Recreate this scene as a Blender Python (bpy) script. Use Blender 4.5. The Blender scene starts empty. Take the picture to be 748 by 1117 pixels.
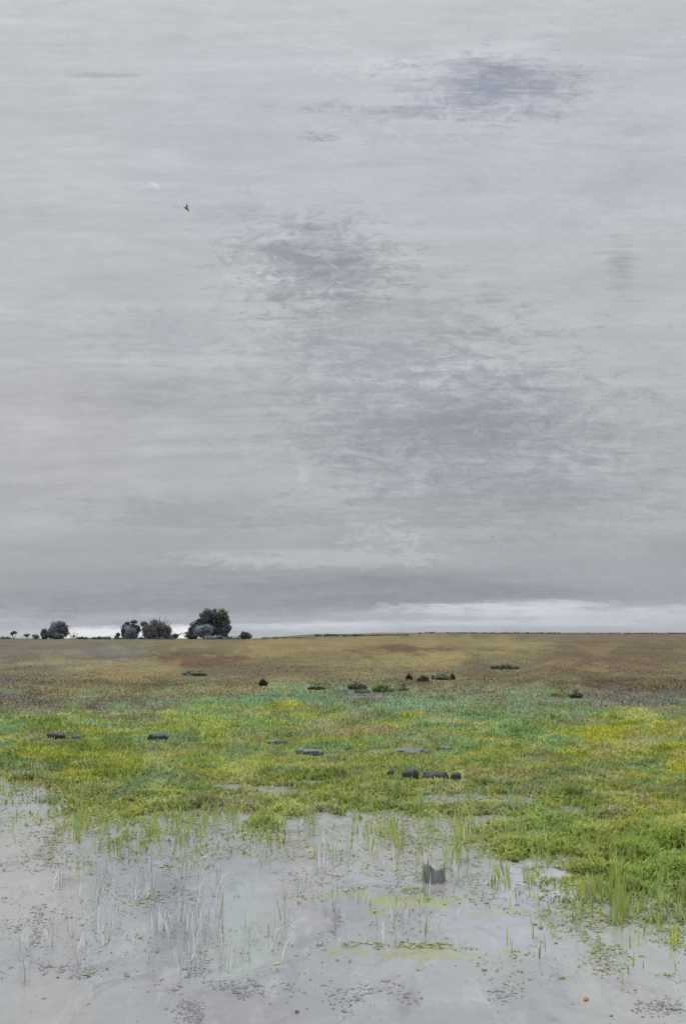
import bpy, math, random
import numpy as np
R = math.radians
rng = np.random.default_rng(11)
random.seed(5)
sc = bpy.context.scene
COL = bpy.data.collections.new("marsh"); sc.collection.children.link(COL)
F = 1028.0; HV = 691.5; CU = 374.0; CAMZ = 2.8     # survey of the view used to lay out the map of the marsh

# ------------------------------------------------------------------ helpers
def lin(c):
    c = np.asarray(c, float) / 255.0
    return np.where(c <= 0.04045, c / 12.92, ((c + 0.055) / 1.055) ** 2.4)

def _hash(ix, iy, s):
    h = (ix.astype(np.int64) * 374761393 + iy.astype(np.int64) * 668265263 + s * 1442695041) & 0x7fffffff
    h = ((h ^ (h >> 13)) * 1274126177) & 0x7fffffff
    return ((h ^ (h >> 16)) & 0xffff) / 65535.0

def vnoise(x, y, s=0):
    x = np.asarray(x, float); y = np.asarray(y, float)
    ix = np.floor(x); iy = np.floor(y); fx = x - ix; fy = y - iy
    fx = fx * fx * (3 - 2 * fx); fy = fy * fy * (3 - 2 * fy)
    a = _hash(ix, iy, s); b = _hash(ix + 1, iy, s); c = _hash(ix, iy + 1, s); d = _hash(ix + 1, iy + 1, s)
    return (a * (1 - fx) + b * fx) * (1 - fy) + (c * (1 - fx) + d * fx) * fy

def fbm(x, y, s=0, o=4):
    t = 0; a = .5; n = 0
    for i in range(o):
        t = t + a * vnoise(x * 2 ** i + 17.3 * i, y * 2 ** i - 9.1 * i, s + i); n += a; a *= .55
    return t / n

def smooth(a, b, x):
    t = np.clip((x - a) / (b - a), 0, 1); return t * t * (3 - 2 * t)

def tag(o, label=None, cat=None, group=None, kind=None):
    if label: o['label'] = label
    if cat: o['category'] = cat
    if group: o['group'] = group
    if kind: o['kind'] = kind
    return o

def mesh_obj(name, V, faces, mat, parent=None, cols=None, shade=True):
    """faces: (M,k) int array or list of such arrays"""
    if not isinstance(faces, list): faces = [faces]
    me = bpy.data.meshes.new(name)
    V = np.asarray(V, np.float32)
    me.vertices.add(len(V)); me.vertices.foreach_set('co', V.ravel())
    idx = np.concatenate([f.ravel() for f in faces]).astype(np.int32)
    tot = np.concatenate([np.full(len(f), f.shape[1]) for f in faces]).astype(np.int32)
    st = np.concatenate([[0], np.cumsum(tot)[:-1]]).astype(np.int32)
    me.loops.add(len(idx)); me.loops.foreach_set('vertex_index', idx)
    me.polygons.add(len(tot)); me.polygons.foreach_set('loop_start', st)
    try: me.polygons.foreach_set('loop_total', tot)
    except Exception: pass
    me.polygons.foreach_set('use_smooth', np.full(len(tot), shade))
    if cols is not None:
        a = me.color_attributes.new('Col', 'FLOAT_COLOR', 'POINT')
        c4 = np.ones((len(V), 4), np.float32); c4[:, :3] = cols
        a.data.foreach_set('color', c4.ravel())
    me.update(); me.validate()
    me.materials.append(mat)
    o = bpy.data.objects.new(name, me); COL.objects.link(o)
    if parent: o.parent = parent
    return o

def empty(name, loc):
    o = bpy.data.objects.new(name, None); COL.objects.link(o); o.location = loc
    o.empty_display_size = .3
    return o

# ------------------------------------------------------------------ materials
def new_mat(name):
    m = bpy.data.materials.new(name); m.use_nodes = True
    nt = m.node_tree; nt.nodes.clear()
    return m, nt
def nd(nt, t, **k):
    n = nt.nodes.new(t)
    for a, b in k.items():
        if a == 'inp':
            for i, v in b.items(): n.inputs[i].default_value = v
        else: setattr(n, a, b)
    return n

def leaf_mat(name, trans=.3, nscale=6., amt=.35, rough=.65):
    m, nt = new_mat(name); L = nt.links.new
    at = nd(nt, 'ShaderNodeAttribute', attribute_name='Col')
    tc = nd(nt, 'ShaderNodeTexCoord')
    no = nd(nt, 'ShaderNodeTexNoise', inp={'Scale': nscale, 'Detail': 3.})
    L(tc.outputs['Object'], no.inputs['Vector'])
    mr = nd(nt, 'ShaderNodeMapRange', inp={1: .3, 2: .7, 3: 1 - amt, 4: 1 + amt}); L(no.outputs[0], mr.inputs[0])
    mul = nd(nt, 'ShaderNodeVectorMath', operation='SCALE'); L(at.outputs['Color'], mul.inputs[0]); L(mr.outputs[0], mul.inputs['Scale'])
    p = nd(nt, 'ShaderNodeBsdfPrincipled', inp={'Roughness': rough, 'Specular IOR Level': .25})
    t = nd(nt, 'ShaderNodeBsdfTranslucent'); mx = nd(nt, 'ShaderNodeMixShader', inp={0: trans})
    L(mul.outputs[0], p.inputs['Base Color']); L(mul.outputs[0], t.inputs['Color'])
    L(p.outputs[0], mx.inputs[1]); L(t.outputs[0], mx.inputs[2])
    o = nd(nt, 'ShaderNodeOutputMaterial'); L(mx.outputs[0], o.inputs[0])
    return m

M_GRASS = leaf_mat('grass', .3, 2.5, .2)
M_LEAF = leaf_mat('leaves', .25, .35, .2)
M_FLOAT = leaf_mat('floating_leaves', .1, 9., .25, .45)
M_SHRUB = leaf_mat('shrub_leaves', .2, 3., .3)

def simple_mat(name, c1, c2, scale, rough=.8, bump=.4, detail=6., stretch=(1, 1, 1), spec=.3):
    m, nt = new_mat(name); L = nt.links.new
    tc = nd(nt, 'ShaderNodeTexCoord'); mp = nd(nt, 'ShaderNodeMapping'); mp.inputs['Scale'].default_value = stretch
    L(tc.outputs['Object'], mp.inputs[0])
    no = nd(nt, 'ShaderNodeTexNoise', inp={'Scale': scale, 'Detail': detail, 'Roughness': .65}); L(mp.outputs[0], no.inputs['Vector'])
    cr = nd(nt, 'ShaderNodeValToRGB'); L(no.outputs[0], cr.inputs[0])
    cr.color_ramp.elements[0].position = .35; cr.color_ramp.elements[1].position = .68
    cr.color_ramp.elements[0].color = (*c1, 1); cr.color_ramp.elements[1].color = (*c2, 1)
    bp = nd(nt, 'ShaderNodeBump', inp={'Strength': bump, 'Distance': .02}); L(no.outputs[0], bp.inputs['Height'])
    p = nd(nt, 'ShaderNodeBsdfPrincipled', inp={'Roughness': rough, 'Specular IOR Level': spec})
    L(cr.outputs[0], p.inputs['Base Color']); L(bp.outputs[0], p.inputs['Normal'])
    o = nd(nt, 'ShaderNodeOutputMaterial'); L(p.outputs[0], o.inputs[0])
    return m
M_STONE = simple_mat('dark_stone', (.018, .02, .022), (.06, .066, .07), 14, .6, .5)
M_SLATE = simple_mat('slate_stone', (.06, .078, .085), (.14, .17, .18), 12, .55, .5)
M_STUMP = simple_mat('weathered_wood', (.13, .14, .12), (.34, .35, .32), 9, .85, .8, stretch=(4, 4, .7))
M_BARK = simple_mat('bark', (.02, .019, .018), (.06, .055, .05), 3, .9, .6, stretch=(3, 3, .6))
M_BIRD = simple_mat('feathers', (.16, .145, .09), (.34, .3, .2), 30, .7, .2)

# ------------------------------------------------------------------ map of the marsh
K_ALB = 1 / 1.45
def plateau(r): return .08 + .22 * smooth(24, 60, r)
def to_map(x, y):
    ye = np.maximum(y, 1.2)
    v = HV + F * (CAMZ - plateau(ye)) / ye
    u = CU + F * x / ye
    return u, v
def from_map(u, v, water=False):
    """where the line of sight of the survey meets the ground"""
    y = F * (CAMZ - (0 if water else .08)) / (v - HV)
    if not water:
        for _ in range(12): y = F * (CAMZ - plateau(y)) / (v - HV)
    return (u - CU) / F * y, y

BAND_V = [690, 697, 706, 720, 735, 750, 765, 790, 815, 840, 870, 930, 1117]
BAND_C = [(104, 98, 72), (106, 98, 72), (118, 110, 76), (124, 116, 80), (118, 110, 80), (118, 122, 90), (120, 138, 95),
          (134, 150, 82), (144, 155, 76), (150, 158, 78), (142, 152, 86), (136, 146, 84), (120, 120, 110)]
BLOBS = [ (20, 706, 130, 6, (90, 82, 64), .7), (700, 748, 110, 12, (94, 80, 60), .7), (560, 718, 90, 4, (96, 84, 60), .7), (120, 746, 90, 5, (104, 92, 66), .5), (350, 733, 110, 5, (100, 90, 64), .6), (660, 703, 110, 5, (102, 92, 66), .6), (20, 738, 90, 8, (100, 90, 76), .6), (30, 812, 120, 26, (132, 148, 50), .8), (230, 835, 110, 12, (166, 174, 76), .7), (110, 845, 90, 10, (158, 164, 60), .6), (400, 845, 120, 12, (162, 170, 82), .6), (690, 818, 130, 30, (166, 168, 52), .85), (560, 835, 90, 14, (160, 166, 60), .7), (700, 880, 110, 24, (154, 158, 62), .7), (640, 930, 120, 30, (150, 160, 72), .6), (420, 815, 120, 10, (148, 160, 74), .5), # u, v, ru, rv, colour, strength
 (60, 716, 130, 26, (106, 104, 88), .8), (-60, 730, 140, 40, (104, 98, 84), .8), (235, 719, 80, 9, (98, 74, 54), .95), (250, 733, 60, 5, (98, 80, 66), .7),
 (135, 733, 70, 12, (142, 129, 86), .8), (95, 738, 26, 5, (100, 92, 68), .7), (15, 762, 70, 20, (108, 98, 90), .85), (150, 773, 60, 17, (112, 104, 93), .75), (115, 770, 22, 10, (104, 96, 92), .6),
 (55, 752, 60, 8, (128, 112, 84), .6), (90, 757, 60, 8, (140, 128, 88), .5), (200, 757, 60, 10, (140, 136, 92), .6),
 (40, 803, 90, 24, (122, 140, 52), .85), (10, 828, 90, 16, (112, 130, 48), .7), (-120, 800, 140, 40, (124, 142, 60), .7),
 (310, 752, 80, 12, (122, 150, 104), .9), (400, 770, 160, 18, (122, 149, 112), .95), (240, 782, 70, 20, (122, 158, 96), .75), (500, 790, 90, 12, (120, 154, 104), .7),
 (318, 776, 30, 9, (168, 168, 36), .95), (190, 780, 16, 6, (165, 166, 50), .6), (452, 778, 20, 4, (166, 160, 34), .9), (370, 782, 24, 4, (160, 160, 56), .7), (235, 790, 40, 7, (168, 172, 70), .6), (520, 787, 16, 4, (168, 150, 50), .6),
 (395, 798, 46, 7, (170, 156, 98), .75), (300, 806, 60, 7, (160, 160, 86), .6), (255, 750, 20, 5, (150, 132, 96), .7), (275, 752, 40, 6, (156, 140, 98), .7),
 (420, 701, 150, 7, (136, 123, 78), .6), (300, 704, 60, 6, (136, 122, 74), .45), (445, 708, 70, 4, (90, 74, 50), .95), (350, 722, 80, 12, (122, 112, 74), .7), (285, 733, 50, 12, (104, 92, 68), .7), (450, 717, 70, 9, (142, 130, 82), .8), (350, 711, 90, 4, (128, 112, 72), .6), (520, 735, 60, 5, (104, 92, 66), .6), (545, 727, 55, 7, (98, 100, 84), .6),
 (700, 724, 130, 34, (106, 91, 67), .95), (640, 714, 46, 6, (122, 98, 74), .5), (680, 718, 30, 5, (120, 100, 78), .5), (830, 730, 110, 40, (112, 98, 76), .7), (560, 705, 60, 5, (134, 122, 78), .7),
 (600, 757, 90, 14, (116, 110, 98), .7), (570, 752, 40, 7, (140, 140, 100), .6), (620, 748, 40, 9, (136, 140, 98), .6), (460, 757, 60, 8, (122, 108, 92), .7), (400, 762, 50, 6, (108, 106, 106), .75), (720, 768, 70, 13, (116, 113, 106), .8), (630, 785, 40, 7, (118, 120, 106), .6), (650, 770, 60, 8, (128, 124, 112), .5),
 (590, 802, 70, 9, (118, 156, 104), .75), (700, 812, 80, 26, (168, 168, 44), .8), (680, 780, 34, 12, (166, 172, 44), .7), (640, 835, 50, 16, (160, 160, 62), .6), (730, 850, 50, 20, (166, 166, 60), .7),
 (520, 812, 80, 10, (158, 162, 66), .7), (480, 832, 70, 12, (152, 166, 66), .7), (640, 870, 70, 26, (138, 148, 72), .6), (600, 890, 50, 40, (124, 152, 76), .6), (720, 895, 50, 18, (156, 156, 70), .6), (715, 940, 60, 36, (126, 150, 66), .7), (620, 930, 60, 20, (132, 138, 74), .6),
 (180, 856, 90, 8, (116, 140, 84), .7), (330, 828, 60, 10, (152, 160, 78), .6), (240, 832, 60, 9, (160, 172, 86), .7), (80, 838, 50, 8, (138, 148, 62), .6), (410, 835, 70, 12, (146, 158, 92), .6), (150, 812, 60, 6, (120, 158, 104), .5), (445, 880, 60, 16, (150, 160, 88), .5),
 (105, 712, 40, 3.5, (98, 100, 110), .8), (140, 717, 24, 2.5, (104, 106, 112), .6), (185, 717, 30, 2, (124, 122, 100), .5),
]
def blend_map(u, v, x, y, base, blobs, wu=26., wv=7., s=50):
    n1 = fbm(u / 46, v / 11, s, 4) - .5; n2 = fbm(u / 52 + 40, v / 13 + 11, s + 9, 4) - .5
    n3 = fbm(u / 13, v / 3.6, s + 20, 4) - .5
    uu = u + n1 * 2 * wu; vv = v + n2 * 2 * wv
    c = base(vv)
    for (bu, bv, ru, rv, col, st) in blobs:
        d = np.sqrt(((uu - bu) / ru) ** 2 + ((vv - bv) / rv) ** 2) + n3 * 1.0
        w = st * (1 - smooth(.65, 1.2, d))
        c = c + (lin(col) - c) * w[..., None]
    return c
def land_base(v):
    C = lin(BAND_C)
    return np.stack([np.interp(v, BAND_V, C[:, k]) for k in range(3)], -1)
PATCH = [((160, 166, 60), .40, 300, 768, 905), ((118, 152, 108), .42, 320, 752, 870), ((176, 178, 118), .36, 340, 775, 900), ((106, 128, 58), .42, 360, 770, 960), ((132, 124, 108), .22, 380, 755, 900), ((98, 84, 64), .4, 400, 702, 755), ((138, 127, 84), .25, 420, 702, 750)]
def land_col(x, y):
    u, v = to_map(x, y)
    c = blend_map(u, v, x, y, land_base, BLOBS)
    for col, st, s_, v0, v1 in PATCH:     # drifts of other plants
        n = fbm(u / 44 + s_, v / 7.5 + (fbm(u / 60, v / 20, s_ + 5, 2)) * 3, s_, 5)
        w = st * 1.5 * smooth(.54, .64, n) * smooth(v0 - 8, v0 + 8, v) * (1 - smooth(v1 - 15, v1 + 15, v))
        c = c + (lin(col) - c) * np.clip(w, 0, 1)[..., None]
    g = c.mean(-1, keepdims=True)
    return np.clip(g + (c - g) * .98, .01, 1) * K_ALB

SHORE_U = [-900, -300, 0, 50, 110, 170, 300, 400, 470, 530, 580, 640, 700, 760, 1300]
SHORE_V = [845, 850, 848, 862, 878, 884, 872, 878, 890, 902, 930, 955, 968, 982, 995]
POOLS = [(575, 905, 34, 6), (640, 918, 36, 5), (600, 935, 40, 8), (690, 938, 34, 6), (735, 925, 24, 5), (540, 888, 30, 5), (650, 955, 40, 6), (720, 960, 26, 6), (670, 893, 20, 3), (25, 840, 40, 3.5), (700, 805, 30, 2.6), (250, 855, 20, 4), (235, 808, 30, 2.2), (500, 848, 24, 2.6), (300, 858, 30, 5), (490, 868, 45, 7), (560, 868, 24, 7),
         (345, 850, 40, 3), (135, 848, 18, 2), (690, 835, 20, 3), (620, 880, 18, 6), (370, 822, 40, 2.2), (30, 798, 0.1, 0.1), (640, 787, 30, 1.6)]
def land_amount(x, y):
    """>0 land, <0 water, in map units"""
    u, v = to_map(x, y)
    n = (fbm(x * .9, y * .5, 3, 4) - .5) * 46 + (fbm(x * 4, y * 2.2, 8, 3) - .5) * 26
    d = np.interp(u, SHORE_U, SHORE_V) - v + n * smooth(740, 850, v)
    n3 = (fbm(x * 3.2, y * 1.5, 31, 3) - .5) * 1.1
    for (bu, bv, ru, rv) in POOLS:
        q = np.sqrt(((u - bu) / ru) ** 2 + ((v - bv) / rv) ** 2) + n3
        d = np.minimum(d, (q - 1) * 14)
    return d
def ground_z(x, y):
    x = np.asarray(x, float); y = np.asarray(y, float)
    r = np.hypot(x, y)
    d = land_amount(x, y)
    far = smooth(45, 80, r)
    z = plateau(r) * np.clip(d / 16, -1.6, 1)
    z = np.where(far > 0, z * (1 - far) + plateau(r) * far, z)
    z = z + (fbm(x * 1.5, y * 1.5, 70, 3) - .5) * .05 * smooth(0, 30, d) + (fbm(x * .12, y * .12, 75, 3) - .5) * .22 * smooth(28, 70, r)
    # far gentle rises
    z = z + 3.6 * smooth(450, 900, y) * smooth(-.02, .04, x / np.maximum(y, 1)) * (.55 + .9 * (fbm(x * .004, y * .002, 77, 2) - .2))
    az_ = x / np.maximum(y, 1)
    z = z - .0047 * np.maximum(y - 445, 0) * (1 - smooth(-.10, -.02, az_))
    return z

# ------------------------------------------------------------------ the ground and the water
def polar(rs, fine, nf, nc):
    a = np.concatenate([np.linspace(-fine, fine, nf), np.linspace(fine, 360 - fine, nc + 2)[1:-1]])
    a = np.radians(a); n = len(a); m = len(rs)
    X = np.outer(rs, np.sin(a)); Y = np.outer(rs, np.cos(a))
    i = np.arange(m - 1)[:, None] * n; j = np.arange(n)[None, :]; j2 = (j + 1) % n
    q = np.stack([i + j, i + j2, i + n + j2, i + n + j], -1).reshape(-1, 4)[:, ::-1]
    return X.ravel(), Y.ravel(), q, n
vs = np.concatenate([np.arange(1500, 1000, -25), np.arange(1000, 780, -1.6), np.arange(780, 700, -.8), np.arange(700, 692.4, -.5)])
rs = np.concatenate([[.4, 1.5, 2.5], F * 2.75 / (vs - HV), [3300, 4200, 5600, 8000]])
rs = np.unique(rs)
X, Y, q, n = polar(rs, 30, 520, 90)
Z = ground_z(X, Y)
gc = land_col(X, Y)
gd = land_amount(X, Y)
mud = lin((118, 112, 104)) * .75
w = (1 - smooth(-8, 5, gd))[:, None]
gc = gc * (.95 + .03 * smooth(40, 90, np.hypot(X, Y)))[:, None] * (1 - w) + mud * w
V = np.stack([X, Y, Z], 1)
V = np.vstack([V, [[0, 0, -.3]]]); gc = np.vstack([gc, [mud]])
tri = np.stack([np.full(n, len(V) - 1), (np.arange(n) + 1) % n, np.arange(n)], -1)

m, nt = new_mat('marsh_ground'); L = nt.links.new
at = nd(nt, 'ShaderNodeAttribute', attribute_name='Col'); ge = nd(nt, 'ShaderNodeNewGeometry')
def mapped(nt, out, scale):
    mp = nd(nt, 'ShaderNodeMapping'); mp.inputs['Scale'].default_value = scale; nt.links.new(out, mp.inputs[0]); return mp.outputs[0]
n1 = nd(nt, 'ShaderNodeTexNoise', inp={'Scale': 1., 'Detail': 8., 'Roughness': .7}); L(mapped(nt, ge.outputs['Position'], (2.2, 1.1, 1)), n1.inputs['Vector'])
n2 = nd(nt, 'ShaderNodeTexNoise', inp={'Scale': 1., 'Detail': 5., 'Roughness': .6}); L(mapped(nt, ge.outputs['Position'], (.10, .022, 1)), n2.inputs['Vector'])
r1 = nd(nt, 'ShaderNodeMapRange', inp={1: .3, 2: .7, 3: .72, 4: 1.28}); L(n1.outputs[0], r1.inputs[0])
r2 = nd(nt, 'ShaderNodeMapRange', inp={1: .35, 2: .65, 3: .8, 4: 1.2}); L(n2.outputs[0], r2.inputs[0])
mm = nd(nt, 'ShaderNodeMath', operation='MULTIPLY'); L(r1.outputs[0], mm.inputs[0]); L(r2.outputs[0], mm.inputs[1])
sca = nd(nt, 'ShaderNodeVectorMath', operation='SCALE'); L(at.outputs['Color'], sca.inputs[0]); L(mm.outputs[0], sca.inputs['Scale'])
bp = nd(nt, 'ShaderNodeBump', inp={'Strength': .6, 'Distance': .06}); L(n1.outputs[0], bp.inputs['Height'])
p = nd(nt, 'ShaderNodeBsdfPrincipled', inp={'Roughness': .9, 'Specular IOR Level': .15})
L(sca.outputs[0], p.inputs['Base Color']); L(bp.outputs[0], p.inputs['Normal'])
o = nd(nt, 'ShaderNodeOutputMaterial'); L(p.outputs[0], o.inputs[0])
g = mesh_obj('ground', V, [q, tri], m, cols=gc)
tag(g, 'wide flat marsh and brown meadow running to the horizon', 'ground', kind='structure')

WAT = [(120, 900, 160, 22, (148, 152, 132), .6), (330, 905, 120, 30, (150, 156, 138), .6), (460, 905, 90, 40, (160, 166, 140), .6), (580, 925, 50, 40, (150, 162, 110), .8), (660, 950, 130, 40, (136, 148, 96), .85), (690, 1000, 90, 24, (146, 156, 124), .7), (470, 900, 70, 26, (150, 160, 110), .6), (140, 890, 120, 16, (146, 156, 100), .6), # silt and film drifting in the shallows; olive tints also paint in bank reflections
 (40, 950, 80, 70, (178, 178, 176), .7), (180, 930, 100, 55, (142, 146, 156), .8), (190, 985, 46, 46, (136, 139, 146), .85), (130, 1010, 40, 70, (166, 172, 176), .6), (180, 1040, 24, 60, (152, 152, 154), .5),
 (270, 1010, 40, 60, (168, 184, 176), .5), (240, 970, 40, 30, (170, 180, 184), .6), (330, 960, 50, 60, (172, 170, 168), .5), (420, 920, 60, 40, (186, 187, 184), .6), (400, 880, 80, 14, (176, 180, 172), .5),
 (590, 955, 70, 34, (196, 200, 212), .8), (560, 1000, 90, 40, (182, 187, 198), .7), (690, 1060, 90, 70, (180, 182, 178), .6), (650, 1000, 70, 16, (164, 172, 160), .6), (470, 1040, 100, 50, (176, 178, 178), .6),
 (430, 972, 70, 8, (164, 174, 88), .8), (460, 1031, 110, 7, (166, 174, 116), .7), (160, 918, 60, 5, (150, 158, 110), .5), (610, 985, 110, 6, (160, 172, 140), .6), (260, 1090, 60, 30, (152, 152, 154), .5),
 (60, 1080, 60, 40, (172, 172, 168), .6), (250, 930, 80, 30, (160, 166, 168), .5), (700, 985, 60, 14, (150, 158, 140), .6), (500, 950, 40, 16, (168, 166, 166), .5), (75, 985, 14, 60, (168, 164, 164), .5)]
def wat_base(v):
    C = lin([(160, 165, 168), (163, 167, 171), (164, 168, 172), (164, 167, 169), (162, 164, 165)])
    return np.stack([np.interp(v, [840, 920, 1000, 1060, 1117], C[:, k]) for k in range(3)], -1)
rw = np.unique(np.concatenate([[.4, 1.5, 2.5], F * 2.8 / (np.concatenate([np.arange(1500, 1120, -30), np.arange(1120, 780, -3.)]) - HV), [40, 60, 120, 300, 450]]))
X, Y, q, n = polar(rw, 30, 300, 60)
u, v = to_map(X, Y)
wc = blend_map(u, v, X, Y, wat_base, WAT, 22, 16, 130) * K_ALB * .85
V = np.stack([X, Y, np.zeros_like(X)], 1); V = np.vstack([V, [[0, 0, 0]]]); wc = np.vstack([wc, [wc[0]]])
tri = np.stack([np.full(n, len(V) - 1), (np.arange(n) + 1) % n, np.arange(n)], -1)
m, nt = new_mat('silty_water'); L = nt.links.new
at = nd(nt, 'ShaderNodeAttribute', attribute_name='Col'); ge = nd(nt, 'ShaderNodeNewGeometry')
n1 = nd(nt, 'ShaderNodeTexNoise', inp={'Scale': 1., 'Detail': 7., 'Roughness': .7, 'Distortion': .6}); L(mapped(nt, ge.outputs['Position'], (2.4, 2.0, 1)), n1.inputs['Vector'])
r1 = nd(nt, 'ShaderNodeMapRange', inp={1: .3, 2: .7, 3: .92, 4: 1.07}); L(n1.outputs[0], r1.inputs[0])
n5 = nd(nt, 'ShaderNodeTexNoise', inp={'Scale': 1., 'Detail': 9., 'Roughness': .72, 'Distortion': .9}); L(mapped(nt, ge.outputs['Position'], (1.5, .8, 1)), n5.inputs['Vector'])
n6 = nd(nt, 'ShaderNodeTexNoise', inp={'Scale': 1., 'Detail': 9., 'Roughness': .75, 'Distortion': .5}); L(mapped(nt, ge.outputs['Position'], (3.1, 1.1, 1)), n6.inputs['Vector'])
f5 = nd(nt, 'ShaderNodeMapRange', inp={1: .53, 2: .62, 3: 0., 4: .55}); L(n5.outputs[0], f5.inputs[0])
f6 = nd(nt, 'ShaderNodeMapRange', inp={1: .54, 2: .64, 3: 0., 4: .5}); L(n6.outputs[0], f6.inputs[0])
x5 = nd(nt, 'ShaderNodeMix', data_type='RGBA'); L(f5.outputs[0], x5.inputs[0]); L(at.outputs['Color'], x5.inputs[6]); x5.inputs[7].default_value = (*(lin((140, 138, 142)) * K_ALB * .8), 1)   # drifting silt
x6 = nd(nt, 'ShaderNodeMix', data_type='RGBA'); L(f6.outputs[0], x6.inputs[0]); L(x5.outputs[2], x6.inputs[6]); x6.inputs[7].default_value = (*(lin((194, 197, 200)) * K_ALB * .85), 1)   # pale scum
sca = nd(nt, 'ShaderNodeVectorMath', operation='SCALE'); L(x6.outputs[2], sca.inputs[0]); L(r1.outputs[0], sca.inputs['Scale'])
n3 = nd(nt, 'ShaderNodeTexNoise', inp={'Scale': 1., 'Detail': 4., 'Roughness': .55, 'Distortion': .4}); L(mapped(nt, ge.outputs['Position'], (2.2, 5., 1)), n3.inputs['Vector'])
bp = nd(nt, 'ShaderNodeBump', inp={'Strength': .14, 'Distance': .04}); L(n3.outputs[0], bp.inputs['Height'])
p = nd(nt, 'ShaderNodeBsdfPrincipled', inp={'Roughness': .07, 'IOR': 1.55})
L(sca.outputs[0], p.inputs['Base Color']); L(bp.outputs[0], p.inputs['Normal'])
o = nd(nt, 'ShaderNodeOutputMaterial'); L(p.outputs[0], o.inputs[0])
wobj = mesh_obj('water', V, [q, tri], m, cols=wc)
tag(wobj, 'calm pale grey flood water in the foreground', 'water', kind='structure')

# ------------------------------------------------------------------ grasses (nobody could count them)
def blades(x, y, z, h, wd, tilt, col, jit=.16):
    N = len(x); a = rng.uniform(0, 2 * np.pi, N); b = a + np.pi / 2 + rng.normal(0, .3, N)
    base = np.stack([x, y, z - .01], 1)
    side = np.stack([np.cos(b), np.sin(b), np.zeros(N)], 1) * (wd / 2)[:, None]
    t = tilt
    up1 = np.stack([np.cos(a) * np.sin(t * .6), np.sin(a) * np.sin(t * .6), np.cos(t * .6)], 1) * (h * .55)[:, None]
    up2 = up1 + np.stack([np.cos(a) * np.sin(t * 1.35), np.sin(a) * np.sin(t * 1.35), np.cos(t * 1.35)], 1) * (h * .5)[:, None]
    V = np.stack([base - side, base + side, base + up1 + side * .8, base + up1 - side * .8, base + up2], 1).reshape(-1, 3)
    k = np.arange(N)[:, None] * 5
    c = col * (1 + rng.normal(0, jit, (N, 1))) * (1 + rng.normal(0, jit * .35, (N, 3)))
    return V, [k + np.array([[0, 1, 2, 3]]), k + np.array([[3, 2, 4]])], np.repeat(np.clip(c, .005, .7), 5, 0)

def scatter(N, u0, u1, v0, v1):
    u = rng.uniform(u0, u1, N); v = rng.uniform(v0, v1, N)
    y = np.empty(N); x = np.empty(N)
    x, y = from_map(u, v)
    return x, y
# short marsh grass
x, y = scatter(460000, -330, 1080, 742, 1000)
d = land_amount(x, y); dens = fbm(x * 1.3, y * .8, 90, 3)
uu, vv = to_map(x, y)
wet = np.exp(-np.maximum(-d, 0) / 17.) * smooth(.42, .56, fbm(x * 1.7, y * .8, 97, 4)) * smooth(-60, 0, d)
k = np.where(d > 0, True, rng.random(len(x)) < wet * .6)
x, y, d, dens, uu, vv = x[k], y[k], d[k], dens[k], uu[k], vv[k]
lc = land_col(x, y)
tallr = smooth(540, 620, uu) * smooth(855, 900, vv)
h = (.05 + .07 * rng.random(len(x)) + .09 * smooth(.5, .75, dens)) * (1 + .15 * tallr) * np.where(d < 0, .75, 1)
V, f, c = blades(x, y, np.maximum(ground_z(x, y), -.01), h, .014 + .018 * rng.random(len(x)) + y * .0005, rng.uniform(.4, 1.3, len(x)), lc * (1.45 + .3 * smooth(845, 900, vv))[:, None], .08)
tag(mesh_obj('marsh_grass', V, f, M_GRASS, cols=c), 'short yellow green and mint marsh grass along the water', 'grass', kind='stuff')
def blobmask(u, v, bl, n=0):
    m_ = np.zeros_like(u)
    for b in bl:
        d = np.sqrt(((u - b[0]) / b[2]) ** 2 + ((v - b[1]) / b[3]) ** 2) + n
        m_ = np.maximum(m_, (1 - smooth(.3, 1.2, d)) * (b[4] if len(b) > 4 else 1))
    return m_

# sedge standing upright in the shallows
N = 300000
u = rng.uniform(-200, 950, N); v = rng.uniform(838, 1075, N); x, y = from_map(u, v, True); d = land_amount(x, y)
cl = fbm(u / 16, v / 16, 210, 4); cl2 = fbm(u / 5, v / 30, 220, 3)
pg = np.exp(-np.abs(d + 10) / 20.) * .4
def bm(bl): return blobmask(u, v, bl, (fbm(u / 20, v / 20, 230, 3) - .5) * 1.4)
pg = np.maximum(pg, bm([(640, 945, 120, 45, 1.), (720, 975, 70, 36, 1.), (560, 905, 40, 36, .9), (600, 960, 60, 20, .6), (45, 905, 12, 14, .7), (88, 900, 14, 20, .8), (150, 905, 60, 24, .5), (300, 890, 80, 30, .5), (450, 900, 60, 40, .6), (500, 930, 40, 20, .5), (230, 900, 60, 30, .35)]))
pd = bm([(190, 985, 60, 50, 1.), (230, 1040, 60, 40, .6), (120, 990, 40, 50, .6), (300, 990, 40, 60, .6), (350, 930, 50, 50, .7), (60, 1030, 40, 40, .4), (440, 1000, 80, 40, .3), (600, 940, 40, 20, .5), (240, 975, 30, 40, .6), (140, 950, 30, 40, .5), (358, 985, 14, 40, .5), (490, 935, 60, 36, 1.), (420, 935, 50, 36, .9), (28, 1030, 8, 50, .5), (58, 960, 20, 40, .4), (300, 940, 30, 50, .4), (560, 920, 24, 20, .6), (112, 1020, 8, 10, .5), (170, 1045, 14, 20, .3), (270, 1020, 40, 40, .3), (640, 960, 60, 20, .3), (380, 900, 60, 20, .4)])
gate = smooth(.42, .56, cl) * smooth(.4, .6, cl2)
r0 = rng.random(N)
isg = (r0 < pg * gate * .62) & (d < 6); isd = (~isg) & (r0 < np.maximum(pg * .35, pd) * gate * .2) & (d < 2)
k = isg | isd; x, y, u, v, isg, d = x[k], y[k], u[k], v[k], isg[k], d[k]
t = rng.random(len(x))[:, None]
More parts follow.
